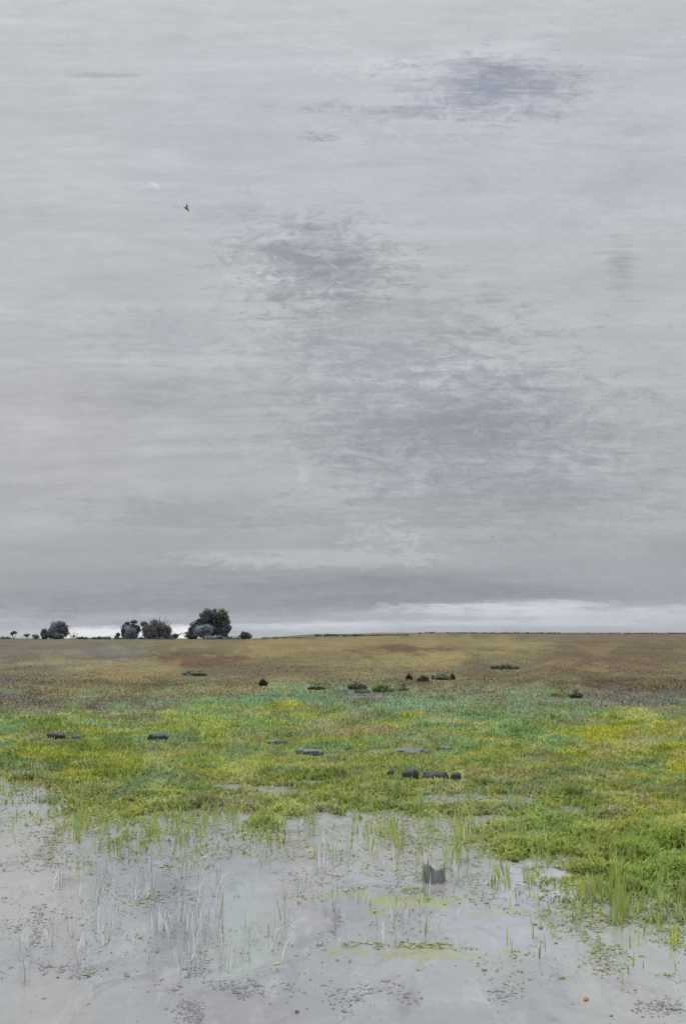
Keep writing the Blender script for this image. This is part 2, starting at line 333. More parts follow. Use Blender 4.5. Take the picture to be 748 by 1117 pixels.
cg = np.where(t < .35, lin((168, 172, 76)), np.where(t < .75, lin((140, 154, 92)), lin((150, 176, 130)))) * K_ALB * 1.75
tp = t ** 1.6
cdd = (lin((182, 180, 184)) * tp + lin((226, 230, 226)) * (1 - tp)) * .98
c0 = np.where(isg[:, None], cg, cdd)
h = np.where(isg, rng.uniform(.06, .26, len(x)) ** 1.0, rng.uniform(.05, .32, len(x)))
V, f, c = blades(x, y, np.full(len(x), -.02), h, .008 + .012 * rng.random(len(x)), np.abs(rng.normal(0, .26, len(x))), c0, .12)
tag(mesh_obj('upright_sedge', V, f, M_GRASS, cols=c), 'thin upright sedge and bleached stalks standing in the shallow water', 'sedge', kind='stuff')
# meadow grass, browner and further
x, y = scatter(80000, -330, 1080, 699, 748)
dens = fbm(x * .35, y * .15, 95, 3); k = dens > .38; x, y, dens = x[k], y[k], dens[k]
h = .06 + .10 * rng.random(len(x))
V, f, c = blades(x, y, ground_z(x, y), h, .02 + y * .0006, rng.uniform(.95, 1.5, len(x)), land_col(x, y) * np.array([1.34, 1.36, 1.27]), .1)
tag(mesh_obj('meadow_grass', V, f, M_GRASS, cols=c), 'dry brown and ochre meadow grass reaching towards the trees', 'grass', kind='stuff')

# floating leaves and flakes
def flakes(x, y, z, size, col, tiltmax=.25, jit=.15, elong=1.6):
    N = len(x); S = 7
    ang = np.linspace(0, 2 * np.pi, S, endpoint=False)[None, :] + rng.uniform(-.35, .35, (N, S))
    rad = rng.uniform(.35, 1.15, (N, S)) * (size / 2)[:, None]
    lx = np.cos(ang) * rad * elong; ly = np.sin(ang) * rad / elong ** .3
    th = rng.uniform(0, 2 * np.pi, N)[:, None]
    gx = lx * np.cos(th) - ly * np.sin(th); gy = lx * np.sin(th) + ly * np.cos(th)
    ta = rng.uniform(0, 2 * np.pi, N)[:, None]; tt = np.tan(rng.uniform(0, tiltmax, N))[:, None]
    gz = (gx * np.cos(ta) + gy * np.sin(ta)) * tt
    gz = gz - gz.min(1, keepdims=True)
    V = np.stack([x[:, None] + gx, y[:, None] + gy, z[:, None] + gz], -1).reshape(-1, 3)
    f = np.arange(N * S).reshape(N, S)
    c = col * (1 + rng.normal(0, jit, (N, 1))) * (1 + rng.normal(0, .05, (N, 3)))
    return V, f, np.repeat(np.clip(c, .01, .8), S, 0)

# green weed on the water by the shore
N = 700000
u = rng.uniform(-330, 1080, N); v = rng.uniform(800, 1075, N)
x, y = from_map(u, v, True); d = land_amount(x, y)
cl = fbm(x * 2.6, y * 1.5, 140, 4)
streak = blobmask(u, v, [(430, 972, 75, 7, .8), (460, 1032, 110, 5, .5), (160, 918, 60, 4, .35), (620, 985, 100, 5, .4), (700, 975, 70, 20, .45), (590, 905, 50, 20, .5), (300, 905, 100, 20, .25), (450, 905, 70, 20, .35), (680, 1000, 60, 10, .3), (540, 1012, 60, 4, .25), (180, 900, 70, 18, .35)], (fbm(x * 3, y * 1.4, 160, 3) - .5) * 1.2)
prob = np.maximum(.8 * np.exp(-np.maximum(-d - 2, 0) / 42.), streak * 1.1) * smooth(.43, .57, cl)
k = (d < 1.5) & (rng.random(N) < prob)
x, y, u, v = x[k], y[k], u[k], v[k]
c0 = blend_map(u, np.minimum(v, 930), x, y, land_base, BLOBS) * K_ALB
pick = rng.random(len(x))[:, None]
c0 = np.where(pick < .25, lin((176, 186, 130)) * K_ALB, np.where(pick > .8, lin((160, 168, 62)) * K_ALB, c0))
V, f, c = flakes(x, y, .004 + .006 * rng.random(len(x)), np.clip(rng.lognormal(-4.1, .55, len(x)), .006, .07) * (.3 + .05 * y), c0 * .95, .1)
tag(mesh_obj('floating_weed', V, f, M_FLOAT, cols=c), 'ragged yellow green weed floating along the shore', 'water weed', kind='stuff')

# mauve grey dead leaf litter, on water and on the marsh
LIT = [(50, 925, 26, 55), (35, 872, 40, 12), (110, 878, 26, 12), (60, 888, 26, 10), (100, 895, 16, 8), (185, 985, 46, 34, .6), (250, 1092, 60, 30, .9), (215, 1060, 20, 40, .5), (300, 925, 34, 50, .7), (430, 935, 40, 40, .6), (490, 935, 54, 44, 1.), (430, 905, 40, 30, .9), (340, 890, 60, 24, .6), (150, 930, 60, 26, .6), (470, 880, 40, 20, .7), (400, 1092, 60, 20, .5), (665, 1085, 34, 9), (722, 1098, 30, 14, .8), (670, 1003, 40, 10, .8), (610, 985, 40, 12, .5), (660, 1050, 10, 40, .5), (40, 1000, 10, 60, .6), (20, 1010, 30, 12, .4), (360, 970, 14, 60, .6), (330, 1075, 40, 14, .5), (550, 1090, 30, 14, .4), (85, 1010, 30, 10, .4), (60, 1060, 60, 10, .3),
       (580, 765, 70, 15), (640, 757, 50, 10, .7), (262, 775, 60, 22, .35), (25, 770, 60, 24, .9), (135, 775, 50, 20, .8), (690, 832, 60, 18, .8), (640, 880, 80, 34, .7), (600, 850, 60, 12, .6), (700, 895, 50, 24, .7), (390, 752, 20, 6, .9), (460, 838, 60, 10, .35), (220, 800, 60, 30, .3), (90, 800, 80, 20, .4), (300, 830, 40, 30, .4), (550, 780, 40, 12, .6), (680, 860, 40, 12, .6), (740, 775, 40, 16, .6), (300, 745, 24, 8, .6), (490, 740, 20, 6, .5), (620, 960, 60, 20, .4)]
N = 560000
u = rng.uniform(-200, 950, N); v = rng.uniform(738, 1120, N)
x, y = from_map(u, v, True)
cl = fbm(x * 3.4, y * 2.0, 180, 4)
prob = blobmask(u, v, LIT, (fbm(x * 2, y, 190, 3) - .5) * 1.2) * smooth(.48, .58, cl)
k = rng.random(N) < prob * .6
x, y, v = x[k], y[k], v[k]
z = np.maximum(ground_z(x, y), 0) + .003 + rng.uniform(0, .07, len(x)) * (land_amount(x, y) > 2)
t = rng.random(len(x))[:, None]
c0 = (lin((134, 128, 132)) * t + lin((154, 152, 154)) * (1 - t)) * K_ALB * 1.0
stray = rng.random(len(x)) < .12; x = x + stray * rng.normal(0, .35, len(x)); y = y + stray * rng.normal(0, .5, len(x))
z = np.where(stray, np.maximum(ground_z(x, y), 0) + .004, z)
V, f, c = flakes(x, y, z, np.clip(rng.lognormal(-4.15, .6, len(x)), .005, .08) * (.3 + y / 18), c0, .08, .10)
tag(mesh_obj('dead_leaf_litter', V, f, M_FLOAT, cols=c), 'mauve grey flakes of dead leaf scattered over water and marsh', 'leaf litter', kind='stuff')

# ------------------------------------------------------------------ trees, hedges and shrubs
def crown_mesh(blobs, leaf, dens=1., seed=0):
    """blobs: (x, y, z, rx, rz, (c1, c2)) in metres, local"""
    r_ = np.random.default_rng(seed); P = []; C = []
    for (bx, by, bz, rx, rz, (c1, c2)) in blobs:
        subs = max(8, int(34 * dens)); per = int(34 * dens * max(1., (rx * rz) ** .5 / leaf / 5))
        for s in range(subs):
            d = r_.normal(size=3); d /= np.linalg.norm(d)
            cen = np.array([bx, by, bz]) + d * np.array([rx, rx * .9, rz]) * r_.uniform(.35, .82)
            sr = r_.uniform(.22, .42) * min(rx, rz * 1.2)
            t = np.clip(r_.normal(.5, .3), 0, 1)
            q_ = r_.normal(size=(per, 3)); q_ /= np.linalg.norm(q_, axis=1)[:, None]
            q_ = cen + q_ * sr * r_.uniform(.55, 1.1, (per, 1))
            P.append(q_); C.append((lin(c1) * (1 - t) + lin(c2) * t) * np.clip(1 + r_.normal(0, .09, (per, 1)), .5, 1.6))
    P = np.concatenate(P); C = np.concatenate(C)
    k = P[:, 2] > .02; P, C = P[k], C[k]
    N = len(P)
    a = r_.normal(size=(N, 3)); a /= np.linalg.norm(a, axis=1)[:, None]
    b = np.cross(a, r_.normal(size=(N, 3))); b /= np.linalg.norm(b, axis=1)[:, None]
    s = leaf * r_.uniform(.5, 1.1, (N, 1))
    V = np.stack([P - a * s, P + b * s * .45, P + a * s, P - b * s * .45], 1).reshape(-1, 3)
    return V, np.arange(N * 4).reshape(N, 4), np.repeat(C, 4, 0)

def tube(path, radii, S=7):
    path = np.asarray(path, float); n_ = len(path); V = []
    for i in range(n_):
        t = path[min(i + 1, n_ - 1)] - path[max(i - 1, 0)]; t /= np.linalg.norm(t)
        a = np.cross(t, [0.31, .9, .1]); a /= np.linalg.norm(a); b = np.cross(t, a)
        for k in range(S):
            an = 2 * np.pi * k / S; V.append(path[i] + (a * np.cos(an) + b * np.sin(an)) * radii[i])
    f = [[i * S + k, i * S + (k + 1) % S, (i + 1) * S + (k + 1) % S, (i + 1) * S + k] for i in range(n_ - 1) for k in range(S)]
    return np.array(V), np.array(f)
def join(parts):
    V = []; Fs = []; o_ = 0
    for v_, f_ in parts:
        V.append(v_); Fs.append(f_ + o_); o_ += len(v_)
    return np.vstack(V), np.vstack(Fs)

def trunk_mesh(blobs, rad, seed):
    r_ = random.Random(seed); parts = []
    top = max(b[2] for b in blobs); mx = sum(b[0] for b in blobs) / len(blobs)
    parts.append(tube([(mx, 0, -.3), (mx + rad * .3, 0, top * .35), (mx - rad * .3, .1, top * .7), (mx, .1, top)], [rad * 1.3, rad, rad * .7, rad * .25]))
    for b in blobs:
        for k in range(2):
            e = (b[0] + r_.uniform(-.6, .6) * b[3], b[1] + r_.uniform(-.5, .5) * b[3], b[2] + r_.uniform(-.2, .7) * b[4])
            z0 = max(.2, min(top * .6, e[2] * .45))
            parts.append(tube([(mx, 0, z0), ((mx + e[0]) / 2, e[1] / 2, (z0 + e[2]) / 2 + .2), e], [rad * .55, rad * .38, rad * .12], 5))
    return join(parts)

DARK = ((54, 57, 61), (74, 78, 84)); BLUE = ((72, 77, 86), (90, 95, 104)); BLUEG = ((76, 84, 88), (94, 103, 106)); OLIVE = ((58, 60, 56), (76, 78, 70)); BROWN = ((68, 68, 71), (86, 86, 88)); GREEN = ((60, 66, 63), (78, 85, 80))  # foliage tints, with the blue-grey of distance haze put into the colour
def scale_pal(p, k): return (tuple(np.array(p[0]) * k), tuple(np.array(p[1]) * k))
def plant(name, label, cat, u, vb, D, blobs, leaf=.42, group=None, trunk_r=.35, seed=1, dens=1., mat=None, twigs=None, pal=1.75):
    """blobs in picture units relative to the foot: du, dv(up), ru, rv, palette, depth offset in metres"""
    s = D / F
    x = (u - CU) * s; z = float(ground_z(np.array([x]), np.array([D]))[0])
    t = empty(name, (x, D, z))
    B = [(b[0] * s, (b[5] if len(b) > 5 else 0.), b[1] * s, b[2] * s, b[3] * s, scale_pal(b[4], pal)) for b in blobs]
    V, f, c = crown_mesh(B, leaf, dens, seed)
    mesh_obj('crown', V, f, mat or M_LEAF, t, c, False)
    v_, f_ = trunk_mesh(B, trunk_r, seed)
    if twigs:
        v_, f_ = join([(v_, f_)] + [tube([(a[0] * s, -.2, a[1] * s), ((a[0] + a[2]) / 2 * s + .15, -.2, (a[1] + a[3]) / 2 * s), (a[2] * s, -.2, a[3] * s)], [.16, .13, .07], 5) for a in twigs])
    mesh_obj('trunk', v_, f_, M_BARK, t)
    return tag(t, label, cat, group)
D = 430
plant('broadleaf_tree', 'tall twin topped dark tree, tallest on the horizon', 'tree', 232, 697, D,
      [(-7, 25, 8, 8, DARK), (-1, 26, 7, 8, DARK), (9, 24, 9, 10, OLIVE, 1), (12, 13, 8, 11, DARK, 1), (-8, 14, 9, 11, DARK, 1), (2, 10, 9, 10, DARK, 1), (-16, 18, 5, 5, OLIVE, 1), (9, 5, 9, 6, DARK, 1)], trunk_r=.6, seed=3, dens=1.5)
plant('round_bush', 'blue grey bush in front of the tallest tree', 'bush', 223, 697, D - 9, [(-4, 9, 8, 7, BLUE), (4, 11, 6, 6, BLUEG), (0, 4, 10, 4, BLUE)], seed=4, trunk_r=.25, dens=1.1)
plant('broadleaf_tree', 'small dark tree leaning on the left flank of the tallest tree', 'tree', 209, 697, D - 3, [(1, 12, 5, 7, DARK), (-2, 5, 7, 5, DARK), (2, 4, 6, 4, DARK)], seed=5, trunk_r=.3)
plant('low_bush', 'low pale teal bush under the tallest tree', 'bush', 232, 697.5, D - 16, [(-4, 2, 6, 2.2, BLUEG), (4, 2.4, 5, 2.4, BLUEG)], seed=6, trunk_r=.15, dens=.8)
plant('round_bush', 'small dark round bush standing right of the tallest tree', 'bush', 267, 697, D, [(0, 5, 5, 4.5, DARK), (-3, 3, 4, 3, DARK), (4, 3, 4, 3, DARK)], seed=7, trunk_r=.2)
plant('broadleaf_tree', 'ragged brown grey tree with bare twigs, in the middle group', 'tree', 170, 697, D,
      [(-1, 16, 9, 7, BROWN), (0, 10, 13, 9, BROWN, 1), (-8, 11, 8, 8, BROWN), (6, 13, 7, 7, BROWN), (1, 8, 11, 7, GREEN, -1), (10, 5, 6, 5, BLUE), (-9, 4, 6, 4, BROWN), (-13, 17, 4.5, 3, BROWN), (12, 9, 6, 6, BROWN), (-4, 5, 10, 5, BROWN, -1)], seed=8, trunk_r=.45, dens=1.2,
      twigs=[(8, 12, 11, 25), (9, 12, 14, 22), (10, 10, 17, 19), (4, 15, 4, 25)])
plant('broadleaf_tree', 'hollow looking tree with dark arching top and pale green heart', 'tree', 143, 697, D - 2,
      [(0, 8, 9, 8, BLUEG, -1), (0, 9, 9, 9, DARK, 1), (-6, 11, 5, 6, DARK), (0, 14, 8, 3, OLIVE), (7, 11, 4, 5, DARK), (3, 19, 4, 2, DARK), (-4, 17, 3, 2, DARK), (-8, 6, 3, 6, DARK), (0, 3, 9, 3, BLUE)], seed=9, trunk_r=.35, dens=1.1, twigs=[(-10, 4, -12, 15), (-11, 8, -9, 16)])
plant('young_tree', 'tiny leaning sapling left of the hollow looking tree', 'tree', 128, 697, D, [(1, 5, 2.2, 2.4, DARK), (-1, 2, 2.5, 2, DARK)], seed=10, trunk_r=.15, dens=.7)
plant('low_bush', 'low dark scrub in the bright gap left of the tallest tree', 'bush', 194, 697, D, [(-6, 2.5, 5, 2.4, DARK), (-2, 4, 3, 2.6, BROWN)], seed=11, trunk_r=.15, dens=.8, twigs=[(-3, 3, 5, 8), (1, 5, 8, 7), (-4, 3, -6, 10)])
plant('round_tree', 'round blue grey tree standing alone on the left', 'tree', 63, 697, D,
      [(0, 13, 8, 7, BLUE), (6, 10, 6, 8, BROWN), (-5, 9, 6, 7, BLUE), (0, 5, 11, 5, BLUE), (-9, 6, 4, 6, GREEN, 1), (3, 17, 6, 3, BROWN)], seed=12, trunk_r=.45, dens=1.3)
plant('round_bush', 'dark green bush against the left side of the round blue grey tree', 'bush', 48, 697, D + 3, [(0, 7, 4, 5, GREEN), (1, 3, 5, 3, DARK)], seed=13, trunk_r=.2)
plant('low_bush', 'dark low dome of bush at far left, between saplings and round tree', 'bush', 39, 697, D, [(0, 2.4, 4.5, 3, DARK)], seed=14, trunk_r=.15, dens=.8)
plant('young_tree', 'tiny olive flat topped sapling, leftmost on the horizon', 'tree', 15, 696, D + 40, [(0, 7, 4, 1.8, OLIVE), (-2, 6, 2, 1.4, OLIVE)], seed=15, trunk_r=.14, dens=.7, leaf=.35, twigs=[(0, 0, -3, 6), (0, 0, 3, 6)])
plant('young_tree', 'tiny olive dome topped sapling, second from the left on the horizon', 'tree', 29.5, 696, D + 40, [(0, 4.4, 4, 2, OLIVE)], seed=16, trunk_r=.14, dens=.7, leaf=.35)
plant('twiggy_shrub', 'pale twiggy shrub right beside the round blue grey tree', 'shrub', 80, 697, D, [(0, 3.5, 3, 3, ((112, 110, 100), (136, 134, 124)))], seed=17, trunk_r=.12, dens=.5, leaf=.3, twigs=[(-2, 0, -4, 8), (0, 0, 1, 9), (2, 0, 5, 7)])
def hedge(label, u0, u1, vb, D, hh, pal, seed, holes=.25):
    r_ = random.Random(seed); L_ = []; c = (u0 + u1) / 2; u = u0
    while u < u1:
        w_ = r_.uniform(2.5, 5)
        if r_.random() > holes: L_.append((u - c, hh * r_.uniform(.2, .5), w_, hh * r_.uniform(.4, .8), pal))
        u += w_ * 1.2
    plant('hedge', label, 'hedge', c, vb, D, L_, seed=seed, trunk_r=.12, dens=.6, leaf=.4 * D / 430)
hedge('thin dark hedge under the bright sky left of the middle trees', 86, 122, 697, D, 3.0, DARK, 21, .1)
hedge('low dark hedge joining the tallest tree and the small round bush', 244, 262, 697, D - 2, 3.0, BLUEG, 22, 0)
hedge('low hedge at the foot of the middle trees', 128, 190, 697, D - 5, 2.4, DARK, 23, .1)
hedge('faint hedge at the far left edge of the horizon', -40, 12, 697, D + 30, 2.4, GREEN, 24, .2)
hedge('dark green hedge on the skyline right of the trees', 345, 445, 691, 640, 2.4, ((64, 70, 52), (92, 98, 70)), 25, .1)
hedge('broken thin hedge along the distant skyline on the right', 452, 640, 691.5, 760, 1.8, ((84, 90, 84), (112, 116, 108)), 26, .35)
hedge('long low grey hedge at the right end of the skyline', 640, 790, 691.5, 760, 1.7, ((96, 96, 92), (122, 122, 116)), 27, .3)
hedge('sparse low hedge on the rise just right of the small round bush', 280, 345, 693, 560, 1.6, ((80, 82, 60), (110, 108, 80)), 28, .3)

# small shrubs and tussocks in the middle of the meadow
LG = ((108, 126, 88), (132, 150, 110)); MG = ((106, 124, 98), (128, 146, 120)); PB = ((96, 86, 80), (120, 108, 102)); DB = ((74, 66, 60), (98, 88, 78)); MINT = ((126, 142, 120), (146, 162, 138))
SH = [(389, 752, 11, 6, PB, 'mauve brown heathery shrub in the middle of the meadow'),
      (418, 755, 12, 8, LG, 'largest pale green mound of leaves beside the mauve shrub'),
      (440, 754, 5, 4, LG, 'tiny pale green mound right of the largest green mound'),
      (395, 756, 8, 3.5, LG, 'low green fringe of leaves in front of the mauve shrub'),
      (446, 742, 3, 5, DB, 'single small black brown shrub above the green mounds'),
      (461, 744, 6, 6, PB, 'ragged dark brown shrub between small black shrub and green bush'),
      (482, 742, 13, 6, MG, 'broad mint green bush with dark shrubs on both sides'),
      (493, 742, 3, 5, DB, 'dark brown tuft against the right side of the broad mint bush'),
      (287, 749, 4, 7, DB, 'upright dark brown shrub near the mint grass'),
      (345, 752, 9, 3, DB, 'flat dark brown shrub left of the mauve shrub'),
      (207, 736, 9, 4, MINT, 'pale mint tussock on the brown patch below the trees'),
      (218, 737, 8, 2.5, DB, 'dark brown low shrub touching the pale mint tussock'),
      (628, 762, 7, 5, PB, 'mauve shrub among pale tussocks on the right'),
      (612, 760, 12, 5, ((140, 142, 100), (166, 166, 124)), 'straw coloured tussock beside the mauve shrub on the right'),
      (551, 730, 16, 4, ((80, 84, 72), (104, 106, 92)), 'wide grey green shrub on the ochre meadow right of centre')]
for i, (u, v, ru, rv, pal, lab) in enumerate(SH):
    xx, yy = from_map(u, v); Dm = float(yy)
    plant('meadow_shrub', lab, 'shrub', u, v, Dm, [(0, rv * .5, ru * .8, rv * .65, pal), (-ru * .55, rv * .35, ru * .6, rv * .5, pal), (ru * .55, rv * .35, ru * .6, rv * .5, pal)], leaf=.05 + .0004 * Dm, seed=40 + i, trunk_r=.02, dens=.9, mat=M_SHRUB, pal=1.1)

# ------------------------------------------------------------------ stones, stump, reeds, leaves, bird
def stone(u, v, wpx, hpx, lab, mat, seed):
    x, y = from_map(u, v); x = float(x); y = float(y); s = y / F
    r_ = np.random.default_rng(seed)
    nu, nv = 22, 12; V = []
    for j in range(nv + 1):
        ph = -math.pi / 2 + math.pi * j / nv
        for i in range(nu):
            th = 2 * math.pi * i / nu
            V.append((math.cos(ph) * math.cos(th), math.cos(ph) * math.sin(th), math.sin(ph)))
    V = np.array(V)
    n_ = fbm(V[:, 0] * 1.6 + seed * 7, V[:, 1] * 1.6 + V[:, 2] * 2.3, seed, 4) - .5
    n2 = np.floor((V[:, 0] * 3.1 + V[:, 2] * 2 + seed)) * .05 % .12
    V = np.sign(V) * np.abs(V) ** np.array([.8, .8, .6]) * (1 + .8 * n_ + n2 * .4)[:, None]
    V = V * np.array([wpx * s / 2, max(wpx * s * .3, .05), hpx * s * .66])
    f = [[j * nu + i, j * nu + (i + 1) % nu, (j + 1) * nu + (i + 1) % nu, (j + 1) * nu + i] for j in range(nv) for i in range(nu)]
    o = mesh_obj('field_stone', V, np.array(f), mat)
    o.location = (x, y, float(ground_z(np.array([x]), np.array([y]))[0]) + hpx * s * .3); o.rotation_euler = (0, 0, random.uniform(-.15, .15))
    return tag(o, lab, 'stone', 'dark stones lying in the marsh grass')
stone(62, 806, 19, 6, 'thin black stone furthest left in the yellow green grass', M_STONE, 1)
stone(84, 807, 10, 5, 'little teal grey stone just right of the leftmost black stone', M_SLATE, 2)
stone(172, 808, 21, 7, 'black flat stone alone in the green grass on the left', M_STONE, 3)
stone(302, 812, 20, 5, 'dim slate stone in the grass below centre left', M_SLATE, 4)
stone(338, 820, 30, 6, 'long low slate stone in the middle of the grass', M_SLATE, 5)
stone(447, 824, 42, 8, 'largest stone, a long flat slate slab above the black ones', M_SLATE, 6)
stone(486, 819, 18, 5, 'faint grey stone right of the long slate slab', M_SLATE, 7)
stone(426, 850, 7, 10, 'smallest black pebble at the left end of the black stones', M_STONE, 8)
stone(447, 851, 18, 13, 'humped black stone next to the smallest pebble', M_STONE, 9)
stone(475, 849, 26, 10, 'flat black stone between humped stone and upright stone', M_STONE, 10)
stone(497, 849, 11, 14, 'upright dark grey stone at the right end of the black stones', M_STONE, 11)

# old stump standing in the water
x, y = from_map(473, 961, True); s = y / F
nu = 20; V = []; hs = [-.12, 0, .05, .1, .15, .178, .18]
for j, hz in enumerate(hs):
    for i in range(nu):
        th = 2 * math.pi * i / nu; c, sn = math.cos(th), math.sin(th)
        rr = .118 / max(abs(c), abs(sn)) ** .8 * (1 + .10 * math.sin(5 * th + 1) + .05 * math.sin(11 * th)) * (1.06 - .12 * j / 6)
        dz = .03 * math.sin(2 * th + .5) + .018 * math.sin(5 * th) if j >= 4 else 0
        V.append((rr * c, rr * sn * .9, hz + dz))
V.append((0, 0, .13)); top = len(V) - 1
f = np.array([[j * nu + i, j * nu + (i + 1) % nu, (j + 1) * nu + (i + 1) % nu, (j + 1) * nu + i] for j in range(len(hs) - 1) for i in range(nu)])
ft = np.array([[(len(hs) - 1) * nu + i, (len(hs) - 1) * nu + (i + 1) % nu, top] for i in range(nu)])
o = mesh_obj('tree_stump', np.array(V), [f, ft], M_STUMP); o.location = (float(x), float(y), 0)
tag(o, 'squat dark weathered stump standing in the grey water', 'stump')

def leaf(u, v, L_, W_, col, name, lab):
    x, y = from_map(u, v, True); P = []; 
    for i in range(9):
        t = i / 8; w_ = W_ * math.sin(math.pi * t ** .8) * .5
        P += [(t * L_ - L_ / 2, -w_, .003 + .3 * w_), (t * L_ - L_ / 2, 0, .002 + .004 * math.sin(t * 3)), (t * L_ - L_ / 2, w_, .003 + .3 * w_)]
    f = np.array([[i * 3 + k, i * 3 + k + 1, i * 3 + k + 4, i * 3 + k + 3] for i in range(8) for k in range(2)])
    o = mesh_obj(name, np.array(P), f, M_FLOAT, cols=np.tile(lin(col) * .8, (27, 1))); o.location = (float(x), float(y), .005); o.rotation_euler = (0, 0, 1.0)
    return tag(o, lab, 'leaf')
leaf(639, 1091, .09, .035, (176, 120, 40), 'fallen_leaf', 'small orange leaf floating on the water at lower right')
leaf(324, 1105, .045, .03, (130, 40, 30), 'fallen_leaf', 'tiny red leaf floating near the bottom of the picture')

# a small bird in the sky
dB = 40.; s = dB / F
bt = empty('flying_bird', ((203 - CU) * s, dB, CAMZ + (HV - 227) * s)); tag(bt, 'tiny brown bird flying alone in the grey sky', 'bird')
bt.rotation_euler = (0, R(38), 0); bt.scale = (.95,) * 3
prof = [(-.17, .004), (-.13, .012), (-.08, .028), (-.02, .042), (.05, .044), (.1, .034), (.125, .03), (.15, .03), (.17, .018), (.2, .002)]
v_, f_ = tube([(p_[0], 0, 0) for p_ in prof], [p_[1] for p_ in prof], 10); mesh_obj('body', v_, f_, M_BIRD, bt)
for sg in (-1, 1):
    W = []
    for i in range(7):
        t = i / 6; yy = sg * (.02 + .2 * t); zz = .12 * math.sin(t * 1.5); cx = .03 + .03 * math.sin(t * 3) - .07 * t; ch = .07 * (1 - t ** 2 * .85)
        W += [(cx + ch * .5, yy, zz + .006), (cx, yy, zz + .012), (cx - ch, yy, zz), (cx, yy, zz - .004)]
    f_ = np.array([[i * 4 + k, i * 4 + (k + 1) % 4, i * 4 + 4 + (k + 1) % 4, i * 4 + 4 + k] for i in range(6) for k in range(4)])
    mesh_obj('wing', np.array(W), f_, M_BIRD, bt)

# ------------------------------------------------------------------ the overcast sky
wd_ = bpy.data.worlds.new("World"); sc.world = wd_; wd_.use_nodes = True
nt = wd_.node_tree; nt.nodes.clear(); L = nt.links.new
STR = .1
def mth(op, a, b=None, c=None, clamp=False):
    n_ = nt.nodes.new('ShaderNodeMath'); n_.operation = op; n_.use_clamp = clamp
    for i, v_ in enumerate((a, b, c)):
        if v_ is None: continue
        if isinstance(v_, (int, float)): n_.inputs[i].default_value = v_
        else: L(v_, n_.inputs[i])
    return n_.outputs[0]
tc = nd(nt, 'ShaderNodeTexCoord'); sep = nd(nt, 'ShaderNodeSeparateXYZ'); L(tc.outputs['Generated'], sep.inputs[0])
el = mth('ARCSINE', sep.outputs[2])
ya = mth('MAXIMUM', mth('ABSOLUTE', sep.outputs[1]), .25)
az = mth('DIVIDE', sep.outputs[0], ya); ew = mth('DIVIDE', sep.outputs[2], ya)      # tangent of bearing and of height over the horizon
def noise(su, sv, detail=4., rough=.6, off=0., dist=0.):
    cb = nd(nt, 'ShaderNodeCombineXYZ'); L(mth('MULTIPLY', az, su), cb.inputs[0]); L(mth('MULTIPLY', ew, sv), cb.inputs[1]); cb.inputs[2].default_value = off
    n_ = nd(nt, 'ShaderNodeTexNoise', inp={'Scale': 1., 'Detail': detail, 'Roughness': rough, 'Distortion': dist}); L(cb.outputs[0], n_.inputs['Vector'])
    return n_.outputs[0]
def rng_map(x, a, b, c, d_):
    n_ = nd(nt, 'ShaderNodeMapRange', inp={1: a, 2: b, 3: c, 4: d_}); L(x, n_.inputs[0]); return n_.outputs[0]
def mix(fac, a, b, blend='MIX'):
    n_ = nd(nt, 'ShaderNodeMix', data_type='RGBA', blend_type=blend)
    for i, v_ in ((0, fac), (6, a), (7, b)):
        if isinstance(v_, (int, float)): n_.inputs[i].default_value = v_
        elif isinstance(v_, (tuple, list, np.ndarray)): n_.inputs[i].default_value = (*[float(q_) for q_ in v_][:3], 1)
        else: L(v_, n_.inputs[i])
    return n_.outputs[2]
nbig = noise(4, 14, 5, .6, 1.); nbrush = noise(9, 95, 6, .72, 5., .7); nrag = noise(34, 80, 7, .78, 9., .8); nfine = noise(140, 420, 4, .65, 14., .4)
nfrag = noise(60, 150, 5, .75, 21., .5); nfragc = rng_map(nfrag, .38, .64, 0, 1)
nragc = rng_map(nrag, .33, .67, 0, 1); nbrushc = rng_map(nbrush, .32, .68, 0, 1)
elw = mth('ADD', el, mth('MULTIPLY', mth('SUBTRACT', nbig, .5), .05))
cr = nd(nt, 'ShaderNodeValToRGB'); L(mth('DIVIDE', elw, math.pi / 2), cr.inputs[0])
def elv(v_): return math.degrees(math.atan((HV - v_) / F)) / 90
stops = [(0, (172, 176, 184)), (elv(676), (166, 170, 178)), (elv(655), (154, 157, 164)), (elv(600), (166, 169, 174)), (elv(520), (178, 180, 184)), (elv(400), (185, 187, 191)), (elv(300), (187, 190, 194)), (elv(150), (190, 193, 199)), (elv(0), (197, 200, 204))]
e = cr.color_ramp.elements
for i, (p_, c_) in enumerate(stops):
    if i < 2: e[i].position = p_ + (0 if i == 0 else 0)
    else: e.new(p_)
    e[i].position = p_; e[i].color = (*lin(c_), 1)
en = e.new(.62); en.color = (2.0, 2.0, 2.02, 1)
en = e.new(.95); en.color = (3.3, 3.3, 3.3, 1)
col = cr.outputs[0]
def cloud(u, v, ru, rv, c, st, rag=.6, br=.4, hard=.5):
    global col
    du = mth('DIVIDE', mth('SUBTRACT', az, (u - CU) / F), ru / F); dv = mth('DIVIDE', mth('SUBTRACT', ew, (HV - v) / F), rv / F)
    d_ = mth('SQRT', mth('ADD', mth('MULTIPLY', du, du), mth('MULTIPLY', dv, dv)))
    d_ = mth('ADD', d_, mth('MULTIPLY', mth('SUBTRACT', nragc, .5), rag * 2.0)); d_ = mth('ADD', d_, mth('MULTIPLY', mth('SUBTRACT', nbrushc, .5), br * 1.5))
    f_ = rng_map(d_, 1.25, 1.25 - 1.1 * (1 - hard) - .1, 0, st)
    if rag >= .7: f_ = mth('MULTIPLY', f_, nfragc)
    col = mix(f_, col, tuple(lin(c)))
